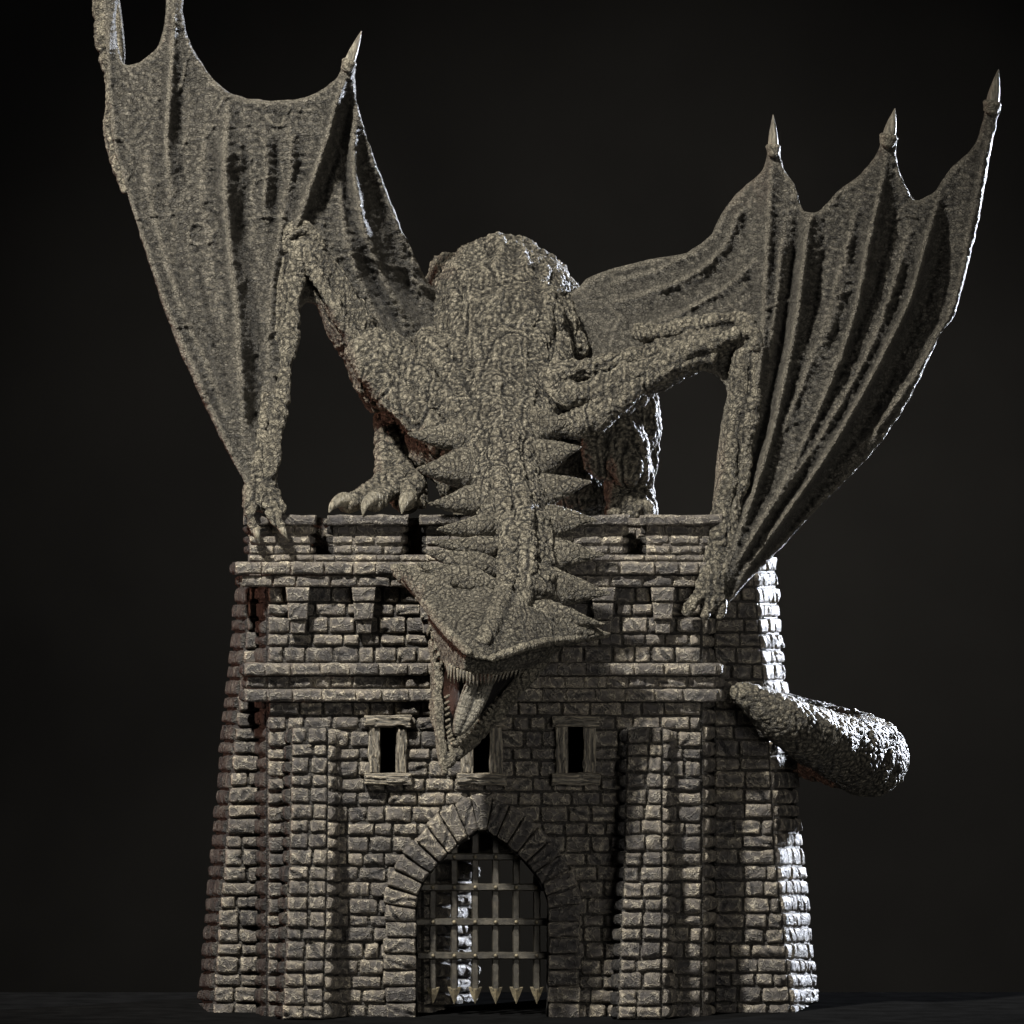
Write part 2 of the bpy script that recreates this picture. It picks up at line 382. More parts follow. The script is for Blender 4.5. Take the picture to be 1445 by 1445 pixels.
def courses(mb, fmap, s0, s1, y0, y1, hrow=22, wmin=24, wmax=56, H=.09, skip=None, res=2.6, out=None, rowjit=.14, tall=.0, gap=1.35, nf=7, **kw):
    """rows of stones between s0(y), s1(y)."""
    n = max(1, round((y1-y0)/hrow)); ys = np.linspace(y0, y1, n+1)
    ys[1:-1] += np.array([random.uniform(-1, 1)*rowjit*hrow for _ in range(n-1)])
    for r in range(n):
        ya, yb = ys[r], ys[r+1]; a, b = s0((ya+yb)/2), s1((ya+yb)/2)
        segs = [(a, b)] if skip is None else skip((ya, yb), a, b)
        for (a, b) in segs:
            x = a; 
            while x < b-1:
                w = random.uniform(wmin, wmax)
                if b-(x+w) < wmin*.7: w = b-x
                if w > wmax*1.35: w = w/2
                hh = (yb-ya)
                if random.random() < tall*.35 and w > 20 and yb-ya > 20:      # split in two thin ones
                    c = random.uniform(.42, .58)
                    stone(mb, fmap, x, x+w, ya, ya+hh*c, H, res, gap, nf=nf); stone(mb, fmap, x, x+w, ya+hh*c, yb, H, res, gap, nf=nf)
                else:
                    stone(mb, fmap, x, x+w, ya, yb, H*random.uniform(.75, 1.25), res, gap, nf=nf, **kw)
                x += w
def backing(mb, fmap, s0, s1, y0, y1, o=0.0, hole=None, cell=6, thick=.3):
    """mortar bed with holes, as small cells"""
    n = max(1, int((y1-y0)/cell)); ys = np.linspace(y0, y1, n+1); 
    for i in range(n):
        ya, yb = ys[i], ys[i+1]; segs = [(s0((ya+yb)/2), s1((ya+yb)/2))] if hole is None else hole((ya, yb), s0((ya+yb)/2), s1((ya+yb)/2))
        for a, b in segs:
            V = fmap(np.array([a, b, b, a, a, b, b, a], float), np.array([ya, ya, yb, yb]*2, float), np.array([o]*4+[o-thick]*4, float))
            mb.add(V, [[0, 3, 2, 1], [4, 5, 6, 7], [0, 1, 5, 4], [3, 7, 6, 2], [0, 4, 7, 3], [1, 2, 6, 5]], tone=0.0)
def box(mb, x0, x1, y0, y1, Y0, Y1, tone=.2):
    V = [];
    for Y in (Y0, Y1):
        for (x, y) in ((x0, y0), (x1, y0), (x1, y1), (x0, y1)): V.append(P(x, y, Y0)*[1, 0, 1]+[0, Y, 0])
    mb.add(V, [[0, 3, 2, 1], [4, 5, 6, 7], [0, 1, 5, 4], [3, 7, 6, 2], [0, 4, 7, 3], [1, 2, 6, 5]], tone=tone)
c_ = lambda v: (lambda y: v+0*np.asarray(y, float))
def li(pts):
    ys = [p[1] for p in pts]; xs = [p[0] for p in pts]
    return lambda y: np.interp(y, ys, xs)
BOT = 1438.0
# gate outlines
inL = [(588, 1440), (588, 1272), (596, 1247), (618, 1218), (645, 1192), (661, 1181), (680, 1168)]
outL = [(541, 1440), (541, 1290), (547, 1247), (560, 1214), (576, 1188), (606, 1158), (634, 1137), (664, 1124)]
GX = 680.5
in_hw = li([(GX-x, y) for x, y in inL][::-1]); 
wins = [(538, 557), (669, 690), (803, 823)]
def holes(yr, a, b):
    ya, yb = yr; cuts = []
    if yb > 1172:
        hwid = float(in_hw(yb))+12; cuts.append((GX-hwid, GX+hwid))
    for l, r in wins:
        if yb > 1024 and ya < 1094: cuts.append((l-8, r+8))
    cuts.sort(); segs = []; x = a
    for l, r in cuts:
        if l > x: segs.append((x, l))
        x = max(x, r)
    if x < b: segs.append((x, b))
    return segs
def holes_b(yr, a, b):
    ya, yb = yr; cuts = []
    if yb > 1172:
        hwid = float(in_hw(ya))+4; cuts.append((GX-hwid, GX+hwid))
    for l, r in wins:
        if yb > 1026 and ya < 1090: cuts.append((l-1, r+1))
    cuts.sort(); segs = []; x = a
    for l, r in cuts:
        if l > x: segs.append((x, l))
        x = max(x, r)
    if x < b: segs.append((x, b))
    return segs
# front wall
mb = MB(); F0 = plane(0)
courses(mb, F0, c_(377), c_(990), 990, BOT, 21.5, 22, 46, .10, skip=holes)
courses(mb, F0, c_(377), c_(990), 828, 936, 21.5, 22, 44, .10)
backing(mb, F0, c_(377), c_(990), 828, BOT, 0.01, holes_b, thick=.45)
for sg, xa, xb in ((-1, 376, 364), (1, 991, 1006)):
    sp = sideplane(c_(xa), 0, c_(xb), 1.0, 70, sg)
    courses(mb, sp, c_(2), c_(68), 828, BOT, 22, 24, 40, .07, res=4)
    backing(mb, sp, c_(0), c_(70), 828, BOT, 0, cell=40, thick=.1)
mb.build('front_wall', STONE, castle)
# side towers
def tower(name, xl, xr, xo, ytop, sg, Yf=1.0, Yb=3.4):
    mb = MB(); fp = plane(Yf)
    courses(mb, fp, xl, xr, ytop, BOT, 22, 22, 44, .10)
    backing(mb, fp, xl, xr, ytop, BOT, 0.0, cell=12)
    sp = sideplane(xr if sg > 0 else xl, Yf, xo, Yb, 190, sg)
    courses(mb, sp, c_(0), c_(190), ytop, BOT, 22, 18, 40, .07, res=2.6, tall=.0, soft=3, rnd=.12)
    backing(mb, sp, c_(0), c_(190), ytop, BOT, 0.0, cell=22, thick=.15)
    bb = sideplane(xo, Yb, xo, Yb+1.2, 100, sg)
    n = 12
    backing(mb, bb, c_(0), c_(100), ytop, BOT, 0.0, cell=22, thick=.3)
    mb.build(name, STONE, castle)
tower('side_tower', li([(352, 828), (346, 900), (338, 960), (330, 1050), (322, 1130), (318, 1200), (308, 1300), (299, 1440)]), c_(366),
      li([(336, 828), (331, 900), (324, 960), (316, 1050), (309, 1130), (303, 1200), (293, 1300), (283, 1440)]), 828, -1)
tower('side_tower', c_(1008), li([(1060, 784), (1070, 870), (1077, 950), (1082, 1000), (1089, 1120), (1093, 1200), (1104, 1300), (1117, 1440)]),
      li([(1091, 784), (1097, 870), (1104, 950), (1110, 1000), (1121, 1100), (1129, 1200), (1140, 1300), (1151, 1440)]), 784, 1)
# string courses and cornice
def band(name, x0, x1, y0, y1, Y0, H=.07, wr=(26, 50), e=9):
    mb = MB(); f = plane(Y0); courses(mb, f, c_(x0+2), c_(x1-e), y0, y1, 99, wr[0], wr[1], H, tall=0, gap=1.0)
    box(mb, x0+2, x1-e, y0+1, y1-1, Y0, .95)
    for sg, xa, xb in ((-1, x0+2, x0-2), (1, x1-e, x1)):
        sp = sideplane(c_(xa), Y0, c_(xb), Y0+.9, 60, sg); courses(mb, sp, c_(0), c_(60), y0, y1, 99, 24, 40, .05, tall=0, res=4)
        backing(mb, sp, c_(0), c_(60), y0+1, y1-1, -.002, cell=40, thick=.08)
    mb.build(name, STONE, castle)
band('string_course', 343, 1022, 935, 954, -.18)
band('string_course', 345, 1019, 954, 971.5, -.06)
band('string_course', 343, 1022, 971.5, 991, -.18)
band('cornice', 330, 1036, 792, 811.5, -.30)
band('cornice', 337, 1029, 811.5, 829, -.22)
# parapet
mb = MB(); f = plane(-.18); courses(mb, f, c_(350), c_(1015), 782, 793, 99, 24, 48, .05, tall=0)
box(mb, 350, 1015, 783, 792.5, -.18, .9); mb.build('parapet_base', STONE, castle)
mb = MB(); f = plane(1.15); courses(mb, f, c_(350), c_(1015), 730, 792, 16, 22, 48, .06); box(mb, 350, 1015, 731, 792, 1.15, 1.6); mb.build('inner_parapet', STONE, castle)
def slab(mb, x0, x1, y0, y1, Y0, Y1, H=.05, nf=4):
    f = plane(Y0); stone(mb, f, x0, x1, y0, y1, H, 2.4, .4, nf=nf, rnd=.12, wob=1.6); box(mb, x0+1.5, x1-1.5, y0+1.2, y1-1.2, Y0, Y1, tone=.5)
for (x0, x1) in ((343, 446), (461, 577), (592, 690), (704, 757), (772, 888), (903, 1021)):
    mb = MB(); a, b = x0+8, x1-8; f = plane(-.16)
    courses(mb, f, c_(a), c_(b), 741, 783, 14, 24, 46, .06, tall=.0, res=2.4, rowjit=.05)
    box(mb, a+1, b-1, 741, 783, -.16, .75)
    for sg, xa in ((-1, a+1), (1, b-1)):
        sp = sideplane(c_(xa), -.16, c_(xa+sg*5), .75, 60, sg); courses(mb, sp, c_(0), c_(60), 741, 783, 14, 24, 40, .05, res=4, tall=0)
    mo = mb.build('merlon', STONE, castle)
    mb = MB(); slab(mb, x0, x1, 726, 741, -.30, .85); mb.build('cap_slab', STONE, mo)
def quadmap(c, Y0):
    c = np.array(c, float)      # TL,TR,BR,BL in px
    def f(s, y, o):
        s = np.asarray(s)[:, None]/40; t = np.asarray(y)[:, None]/20
        p = (c[0]*(1-s)+c[1]*s)*(1-t)+(c[3]*(1-s)+c[2]*s)*t
        return np.stack([(p[:, 0]-722.5)/100, Y0-o, CZ+(722.5-p[:, 1])/100], -1)
    return f
# corbels
for cx in (421, 514, 607, 758, 851, 935):
    mb = MB()
    for (y0, y1, w0, w1, Y0) in ((828, 849, 35, 31, -.30), (849, 875, 30, 27, -.27), (875, 894, 24, 20, -.19)):
        stone(mb, quadmap([(cx-w0/2, y0), (cx+w0/2, y0), (cx+w1/2, y1), (cx-w1/2, y1)], Y0), 0, 40, 0, 20, .05, 1.6, .5, nf=4, rnd=.15, back=-.25, wob=.4); mb.tone[-1][:] = .85
    mb.build('corbel', STONE, castle)
# buttresses
def buttress(fl, fr, wl, wr):
    mb = MB(); f = plane(-.28, -.85, 1025, BOT); Yf = lambda y: -.28-.57*(np.asarray(y, float)-1025)/(BOT-1025)
    courses(mb, f, fl, fr, 1026, BOT, 21.5, 22, 34, .10, tall=.04, nf=6)
    backing(mb, f, fl, fr, 1026, BOT, 0.0, cell=8, thick=.2)
    for sg, a, b in ((-1, fl, wl), (1, fr, wr)):
        sp = sideplane(a, Yf, b, 0.0, 60, sg); courses(mb, sp, c_(0), c_(60), 1028, BOT, 21.5, 28, 40, .08, res=3.5, tall=0)
        backing(mb, sp, c_(0), c_(60), 1028, BOT, 0.0, cell=12, thick=.1)
    mb.build('buttress', STONE, castle)
buttress(li([(411, 1025), (408, 1200), (398, 1440)]), li([(463, 1025), (462, 1200), (456, 1440)]), li([(406, 1025), (403, 1200), (393, 1440)]), li([(477, 1025), (478, 1440)]))
buttress(li([(885, 1025), (880, 1230), (871, 1440)]), li([(935, 1025), (934, 1440)]), li([(879, 1025), (874, 1230), (866, 1440)]), li([(947, 1025), (949, 1440)]))
# windows
for (l, r) in wins:
    m0 = (l+r)/2; mb = MB()
    # recess lining
    V = []; 
    for Y in (0.05, 1.3):
        for (x, y) in ((l-1, 1024), (r+1, 1024), (r+1, 1092), (l-1, 1092)): V.append(P(x, y, 0)*[1, 0, 1]+[0, Y, 0])
    mb.add(V, [[4, 7, 6, 5], [0, 4, 5, 1], [3, 2, 6, 7], [0, 3, 7, 4], [1, 5, 6, 2]], tone=.1)
    win = mb.build('window', STONE, castle)
    for nm, x0, x1, y0, y1, mt, Y0 in (('lintel', m0-35, m0+34.5, 1009.5, 1026.5, WOODH, -.17), ('sill', m0-35, m0+34.5, 1090, 1108, WOODH, -.17),
                                   ('jamb', l-18.5, l-.5, 1024, 1093, WOODV, -.12), ('jamb', r+.5, r+18.5, 1024, 1093, WOODV, -.12)):
        mb = MB(); x0 += random.uniform(-1, 1); x1 += random.uniform(-1, 1); stone(mb, plane(Y0), x0, x1, y0, y1, .09, 1.1, .3, nf=1, rnd=.25, wob=1.8, back=-.02, grain='v' if nm == 'jamb' else 'h')
        box(mb, x0+1.5, x1-1.5, y0+1.5, y1-1.5, Y0, .35, tone=.5); mb.build(nm, mt, win)
# gate arch: voussoirs by quads between inner and outer curve
def curve_at(pts, t):
    p = np.array(pts, float); d = np.r_[0, np.cumsum(np.hypot(*np.diff(p, axis=0).T))]; d /= d[-1]
    return np.array([np.interp(t, d, p[:, 0]), np.interp(t, d, p[:, 1])])
arch_in = [(588, 1300), (588, 1272), (596, 1247), (618, 1218), (645, 1192), (661, 1181), (676, 1170)]
arch_out = [(540, 1300), (541, 1282), (547, 1243), (566, 1206), (606, 1158), (634, 1137), (664, 1123)]
gate = MB()
nv = 9; mirror = lambda p: (2*GX-p[0], p[1])
for side in (0, 1):
    for k in range(nv):
        t0, t1 = k/nv, (k+1)/nv
        a0, a1, b0, b1 = curve_at(arch_in, t0), curve_at(arch_in, t1), curve_at(arch_out, t0), curve_at(arch_out, t1)
        j = random.uniform(-3, 4); dv = (b0-a0)/np.linalg.norm(b0-a0); b0 = b0+dv*j; b1 = b1+dv*j
        q = [b1, a1, a0, b0] if side == 0 else [mirror(a1), mirror(b1), mirror(b0), mirror(a0)]
        stone(gate, quadmap(q, -.16), 0, 40, 0, 20, .10, 1.7, .7, nf=6, rnd=.3, back=-.25, wob=.8)
    ys = np.linspace(1300, BOT, 7)
    for k in range(6):
        x0, x1 = 541+random.uniform(-3, 4), 588
        if side: x0, x1 = 2*GX-x1, 2*GX-x0
        stone(gate, plane(-.16), x0, x1, ys[k], ys[k+1], .10, 2.2, .8, nf=6, rnd=.3, back=-.25)
stone(gate, quadmap([(664, 1120), (697, 1120), (686, 1172), (675, 1172)], -.2), 0, 40, 0, 20, .10, 1.3, .4, nf=6, rnd=.15, back=-.25, wob=.6)
# soffit of the gate (stone reveal)
seg = [(588, BOT), (588, 1272), (596, 1247), (618, 1218), (645, 1192), (664, 1180), (GX, 1166)]; seg = seg+[mirror(p) for p in seg[::-1][1:]]
seg = np.array([curve_at(seg, t) for t in np.linspace(0, 1, 90)]); V = []
for Y in np.linspace(-.16, .85, 14):
    for x, y in seg: V.append(P(x+.6*(1 if x < GX else -1), y+1, 0)*[1, 0, 1]+[0, Y, 0])
V = np.array(V); V += .02*np.stack([vn(V*6, 1), 0*V[:, 0], vn(V*6, 2)], 1)
i, j = np.meshgrid(np.arange(13), np.arange(89), indexing='ij'); gate.add(V, np.stack([i*90+j, i*90+j+1, (i+1)*90+j+1, (i+1)*90+j], -1).reshape(-1, 4), tone=.3)
gate.build('gate_arch', STONE, castle)
# passage
mb = MB()
sp = sideplane(c_(598), .9, c_(664), 4.0, 300, 1)
courses(mb, sp, c_(0), c_(300), 1160, BOT, 20, 30, 70, .14, res=3, tall=0, nf=7); backing(mb, sp, c_(0), c_(300), 1160, BOT, 0, cell=30, thick=.2)
fb = plane(3.6)
courses(mb, fb, c_(560), c_(800), 1150, 1205, 22, 24, 50, .1); backing(mb, fb, c_(560), c_(800), 1140, 1206, 0, cell=8)
mb.build('passage_wall', STONE, castle)
# hidden carcass: platform, back wall
mb = MB()
box(mb, 352, 1012, 785, 800, .5, 4.4); 
box(mb, 352, 662, 800, BOT, 4.1, 4.4); box(mb, 790, 1040, 800, BOT, 4.1, 4.4); box(mb, 662, 790, 800, 1200, 4.1, 4.4)
box(mb, 791, 800, 1150, BOT, .95, 4.1); box(mb, 586, 594, 1150, BOT, .9, 1.3); box(mb, 590, 795, 1140, 1150, .9, 4.1)
mb.build('core_wall', STONE, castle)
# portcullis
pc = MB(); YP = .30
def bar(mb, x0, x1, y0, y1, Y0, th=.05):
    """flat forged strap with chamfered edges and slightly uneven faces"""
    vert = y1-y0 > x1-x0; L = (y1-y0) if vert else (x1-x0); n = max(2, int(L/5)); t = np.linspace(0, 1, n+1)
    w = (x1-x0) if vert else (y1-y0); j = lambda k: np.array([random.uniform(-.35, .35) for _ in t])
    prof = [(-.5, -.03), (-.5, th*.4), (-.33, th), (.33, th), (.5, th*.4), (.5, -.03)]
    jl, jr = j(0), j(1); R = []
    for k, (a, z) in enumerate(prof):
        jj = jl if a < 0 else jr; zz = z+np.array([random.uniform(-.004, .004) for _ in t])
        if vert: R.append(plane(Y0)((x0+x1)/2+a*w+jj, y0+t*L, zz))
        else: R.append(plane(Y0)(x0+t*L, (y0+y1)/2+a*w+jj, zz))
    for a, b in zip(R[:-1], R[1:]):
        V = np.vstack([a, b]); i = np.arange(n); Q = np.stack([i, i+1, n+2+i, n+1+i], 1)
        mb.add(V, Q if not vert else Q[:, ::-1])
box(pc, 600, 760, 1166, 1174, YP, YP+.12); pco = pc.build('portcullis', IRON, castle)
bx = [611, 641, 670.5, 699.5, 728.5, 757.5]; hy = [1209, 1252, 1301, 1348.5]
for x in bx:
    m = MB(); bar(m, x-5.2, x+5.2, 1175, 1398, YP-.02)
    # arrow head
    o = [(x-9.5, 1393), (x+9.5, 1393), (x+6, 1403), (x, 1417), (x-6, 1403)]
    fr = [plane(YP-.03)(np.array([q[0]]), np.array([q[1]]), np.array([0.]))[0] for q in o]; c0 = plane(YP-.03)(np.array([x]), np.array([1396.]), np.array([.06]))[0]
    bk_ = [p+np.array([0, .12, 0]) for p in fr]; c1 = c0+[0, .2, 0]
    for i in range(5):
        m.add(np.array([fr[i], c0, fr[(i+1) % 5]]), None, [[0, 1, 2]]); m.add(np.array([fr[i], fr[(i+1) % 5], bk_[(i+1) % 5], bk_[i]]), [[0, 1, 2, 3]])
    m.add(np.array(bk_), None, [[0, 1, 2], [0, 2, 3], [0, 3, 4]])
    m.build('bar', IRON, pco)
for y in hy:
    m = MB(); bar(m, 580, 782, y-5.2, y+5.2, YP-.08)
    for x in bx:
        V, Q, T = ball(x, y, YP-.15, .028, .03, .028, 0, 10); m.add(V, Q, T)
    m.build('crossbar', IRON, pco)
#==DRAGON
dragon = empty('dragon_sculpture', (0, 0, 7), 'winged dragon of grey scaled stone crouching on battlements, neck hanging down and jaws open', 'dragon')
body = MB()
def tb(pts, **k): body.add(*sweep(pts, **k))
def bl(*a, **k): body.add(*ball(*a, **k))
# torso
bl(708, 455, 3.0, 1.12, 1.7, 1.14); bl(712, 430, 3.2, .95, 1.5, .95); bl(715, 480, 2.4, 1.08, 1.5, 1.0)
bl(655, 410, 3.4, .6, 1.0, .5, rot=0); bl(785, 450, 3.0, .42, 1.0, .6); bl(800, 490, 2.3, .35, .7, .35)
bl(700, 540, 1.5, 1.2, 1.1, .85); bl(690, 590, .9, .95, .9, .6)
bl(600, 555, 1.4, .72, .7, .62, rot=40); bl(545, 520, 1.2, .48, .55, .5); bl(800, 560, 1.1, .62, .6, .45, rot=-20)
bl(640, 620, .9, .55, .7, .6, rot=30); tb([(590, 590, 1.3, .3), (620, 640, .9, .26), (650, 690, .7, .22), (670, 730, .5, .18)], flat=1.2)
bl(770, 640, 3.6, .9, 1.0, .85); bl(700, 600, 3.5, 1.0, 1.4, .8); bl(820, 700, 3.3, .5, .7, .4)
# ribs of muscle over the shoulders
for q in ([(500, 490, .55, .13), (540, 540, .55, .2), (590, 590, .4, .22), (640, 630, .1, .16)],
          [(520, 480, .75, .16), (575, 520, .55, .2), (630, 570, .3, .2), (670, 620, -.05, .14)],
          [(600, 480, 1.2, .16), (630, 520, .7, .16), (655, 570, .25, .15), (685, 630, -.25, .12)],
          [(648, 400, 2.2, .14), (650, 450, 1.6, .13), (662, 510, .9, .13), (690, 590, .2, .1), (705, 650, -.45, .09)],
          [(700, 345, 2.8, .16), (706, 400, 1.85, .13), (712, 460, 1.2, .12), (715, 530, .6, .1), (718, 600, .0, .1)],
          [(760, 380, 2.3, .16), (765, 440, 1.5, .14), (752, 510, .9, .13), (742, 590, .2, .11), (735, 650, -.4, .09)],
          [(800, 470, 1.7, .16), (785, 520, 1.0, .17), (770, 570, .5, .15), (757, 615, .1, .12)],
          [(1040, 470, .05, .09), (980, 490, .15, .12), (910, 520, .35, .14), (850, 545, .5, .16), (780, 560, .5, .12)],
          [(1010, 500, .15, .08), (950, 515, .25, .1), (890, 548, .4, .14), (830, 590, .5, .16), (775, 605, .4, .12)],
          [(900, 500, .55, .1), (860, 515, .6, .13), (810, 522, .6, .14), (760, 540, .6, .1)]):
    tb([(a[0], a[1], a[2]-.10, a[3]) for a in q], seg=10)
# neck
tb([(698, 570, .9, .95), (702, 610, .35, .74), (708, 650, -.15, .58), (716, 700, -.55, .53), (726, 750, -.9, .52), (735, 800, -1.25, .5), (738, 850, -1.6, .48)], seg=22, flat=.85)
for x0, dx in ((697, -18), (719, 8)):
    tb([(x0+3, 600, -.22, .10), (x0+5, 640, -.62, .12), (x0+12, 690, -1.0, .125), (x0+20, 740, -1.35, .13), (x0+24+dx*.1, 790, -1.66, .13), (x0+18+dx*.3, 840, -1.93, .11), (x0+4+dx*1.2, 868, -2.2, .07)], seg=10)
# head plate (arrow shaped), jaw roots
body.add(*hull([(556, 797, -1.4), (555, 803, -1.35), (598, 858, -2.05), (606, 862, -1.7), (640, 815, -1.7), (680, 825, -2.0), (720, 850, -2.35), (660, 922, -3.3), (634, 897, -2.8), (655, 905, -2.2), (700, 880, -1.6)]))
body.add(*hull([(864, 894, -1.3), (860, 899, -1.25), (800, 905, -2.0), (752, 913, -2.65), (694, 931, -3.2), (660, 924, -3.32), (655, 912, -2.6), (700, 850, -2.4), (745, 855, -2.3), (790, 882, -1.85), (770, 895, -1.5), (720, 905, -1.7)]))
body.add(*hull([(660, 926, -3.3), (694, 932, -3.18), (690, 850, -2.4), (740, 840, -2.25), (650, 830, -1.9), (640, 900, -2.8), (750, 912, -2.6), (700, 920, -1.8)]))
body.add(*hull([(760, 858, -2.1), (854, 880, -1.6), (850, 885, -1.55), (755, 885, -2.1), (760, 875, -1.5)]))
# upper jaw under the plate
body.add(*hull([(604, 868, -1.9), (634, 899, -2.65), (658, 927, -3.15), (655, 945, -3.05), (632, 940, -2.6), (618, 930, -2.1), (615, 905, -1.7), (660, 900, -1.5), (700, 930, -1.9)]))
body.add(*hull([(658, 925, -3.15), (694, 931, -3.1), (752, 914, -2.5), (800, 906, -1.9), (790, 918, -1.7), (765, 935, -1.8), (740, 944, -2.1), (700, 952, -2.75), (668, 950, -3.0), (650, 944, -3.0), (690, 910, -1.8), (740, 910, -1.5)]))
tb([(614, 905, -1.75, .09), (618, 935, -1.95, .08), (618, 975, -2.15, .065), (619, 1020, -2.45, .065), (623, 1055, -2.75, .065), (626, 1075, -2.9, .06), (628, 1092, -2.95, .025)], seg=10)
tb([(765, 925, -1.55, .13), (748, 948, -1.7, .12), (725, 975, -1.95, .10), (700, 1008, -2.2, .10), (672, 1038, -2.5, .095), (645, 1062, -2.8, .09), (630, 1080, -2.92, .05)], seg=10)
tb([(618, 935, -1.5, .1), (622, 990, -1.7, .12), (628, 1040, -2.3, .12), (636, 1060, -2.65, .08)], seg=10)
tb([(735, 945, -1.4, .12), (712, 985, -1.7, .14), (680, 1020, -2.1, .13), (650, 1050, -2.5, .1)], seg=10)
# brow rims and furrows of the head
tb([(562, 804, -1.45, .04), (600, 852, -2.1, .06), (634, 894, -2.82, .06), (662, 921, -3.32, .05)], seg=8)
tb([(856, 896, -1.3, .04), (800, 903, -2.02, .055), (752, 910, -2.68, .06), (694, 929, -3.22, .05)], seg=8)
tb([(712, 835, -2.15, .13), (698, 872, -2.62, .13), (680, 908, -3.08, .09)], seg=12)
tb([(668, 826, -1.95, .07), (640, 838, -2.0, .06), (606, 828, -1.75, .05)], seg=8)
# tail
tb([(720, 560, 4.2, .9), (745, 650, 5.2, .85), (800, 780, 6.2, .75), (900, 930, 6.9, .66), (1050, 1020, 6.9, .6), (1150, 1045, 6.2, .55), (1215, 1062, 4.9, .55), (1228, 1072, 3.5, .52),
    (1200, 1062, 2.3, .47), (1155, 1042, 1.3, .42), (1110, 1018, .55, .34), (1070, 992, .25, .24), (1045, 978, .15, .17), (1036, 973, .12, .11)], seg=22, sub=8)
# upper arms
tb([(560, 545, 1.2, .5), (520, 500, 1.0, .36), (492, 450, .85, .31), (462, 398, .7, .25), (436, 355, .55, .2), (422, 340, .5, .13)], seg=16)
tb([(505, 490, .6, .1), (470, 430, .45, .09), (440, 375, .4, .08), (428, 350, .4, .06)], seg=8)
tb([(402, 352, .45, .07), (406, 330, .42, .075), (422, 320, .42, .075), (440, 330, .45, .08), (452, 350, .5, .07)], seg=8)
tb([(800, 560, 1.1, .42), (860, 550, .95, .38), (920, 520, .65, .31), (975, 498, .45, .27), (1030, 475, .3, .22), (1058, 466, .22, .15)], seg=16)
tb([(900, 470, .9, .08), (960, 462, .5, .09), (1020, 450, .2, .08), (1055, 455, .1, .09), (1066, 480, .08, .08)], seg=8)
tb([(1035, 480, .1, .06), (1050, 466, .02, .07), (1064, 470, .0, .07), (1068, 490, .05, .07)], seg=8)
# forearms
tb([(420, 345, .45, .11), (414, 400, .35, .11), (409, 460, .2, .11), (402, 530, .05, .105), (391, 600, -.1, .095), (381, 655, -.22, .10), (376, 695, -.3, .13)], seg=10)
tb([(402, 350, .5, .07), (395, 420, .38, .07), (385, 490, .25, .07), (376, 560, .1, .065), (368, 620, -.08, .065), (362, 670, -.28, .10), (360, 700, -.35, .12)], seg=10)
tb([(410, 350, .6, .12), (402, 450, .4, .16), (390, 550, .2, .16), (376, 640, 0, .13)], seg=10, flat=.6)
tb([(1058, 468, .2, .14), (1046, 520, .12, .13), (1038, 580, .05, .14), (1030, 650, -.05, .13), (1020, 720, -.15, .12), (1010, 780, -.22, .13), (1000, 830, -.3, .15)], seg=10)
tb([(1070, 470, .15, .10), (1062, 540, .08, .09), (1052, 620, -.0, .09), (1040, 700, -.1, .08), (1026, 770, -.2, .08), (1012, 830, -.3, .09)], seg=10)
# left hand
bl(368, 698, -.32, .2, .14, .2)
tb([(360, 690, -.3, .12), (352, 712, -.4, .085), (355, 735, -.5, .08), (361, 750, -.52, .07)], seg=9)
tb([(375, 690, -.3, .12), (383, 712, -.45, .085), (390, 735, -.52, .08), (398, 746, -.52, .065)], seg=9)
tb([(382, 690, -.2, .09), (392, 706, -.35, .06), (396, 722, -.4, .055)], seg=8)
# right hand
bl(1005, 838, -.3, .18, .14, .2)
tb([(1000, 825, -.3, .12), (985, 843, -.36, .085), (972, 857, -.36, .07), (966, 864, -.34, .04)], seg=9)
tb([(1005, 835, -.3, .11), (1002, 855, -.36, .07), (994, 870, -.34, .035)], seg=9)
tb([(1012, 835, -.25, .11), (1017, 856, -.3, .07), (1014, 872, -.3, .035)], seg=9)
# hind legs
tb([(640, 520, 2.6, .7), (585, 580, 1.8, .42), (568, 630, 1.35, .27), (572, 668, 1.25, .23), (575, 700, .85, .22)], seg=14)
tb([(548, 590, 1.5, .16), (548, 640, 1.25, .12), (545, 672, .9, .11)], seg=9); tb([(590, 620, 1.4, .14), (592, 670, 1.1, .1), (590, 712, .6, .09)], seg=9)
tb([(562, 665, 1.1, .18), (530, 692, .55, .11), (500, 707, .25, .10), (486, 711, .12, .085)], seg=10)
tb([(568, 672, 1.0, .18), (546, 696, .4, .11), (531, 706, .05, .10), (522, 711, -.05, .085)], seg=10)
tb([(580, 680, 1.0, .18), (578, 700, .3, .11), (573, 708, .0, .10)], seg=10)
tb([(770, 520, 2.6, .6), (835, 570, 2.0, .48), (868, 620, 1.5, .44), (882, 650, 1.35, .34), (890, 690, 1.9, .3), (888, 730, 1.4, .33)], seg=16)
bl(850, 625, 1.4, .3, .35, .5, rot=-12); bl(885, 655, 1.2, .22, .25, .3); bl(900, 590, 2.0, .3, .5, .5); tb([(895, 560, 2.2, .3), (912, 600, 2.3, .16), (912, 650, 2.3, .12), (908, 700, 2.1, .12), (915, 726, 1.9, .13)], seg=9)
tb([(868, 680, 1.5, .12), (866, 725, 1.3, .09)], seg=9)

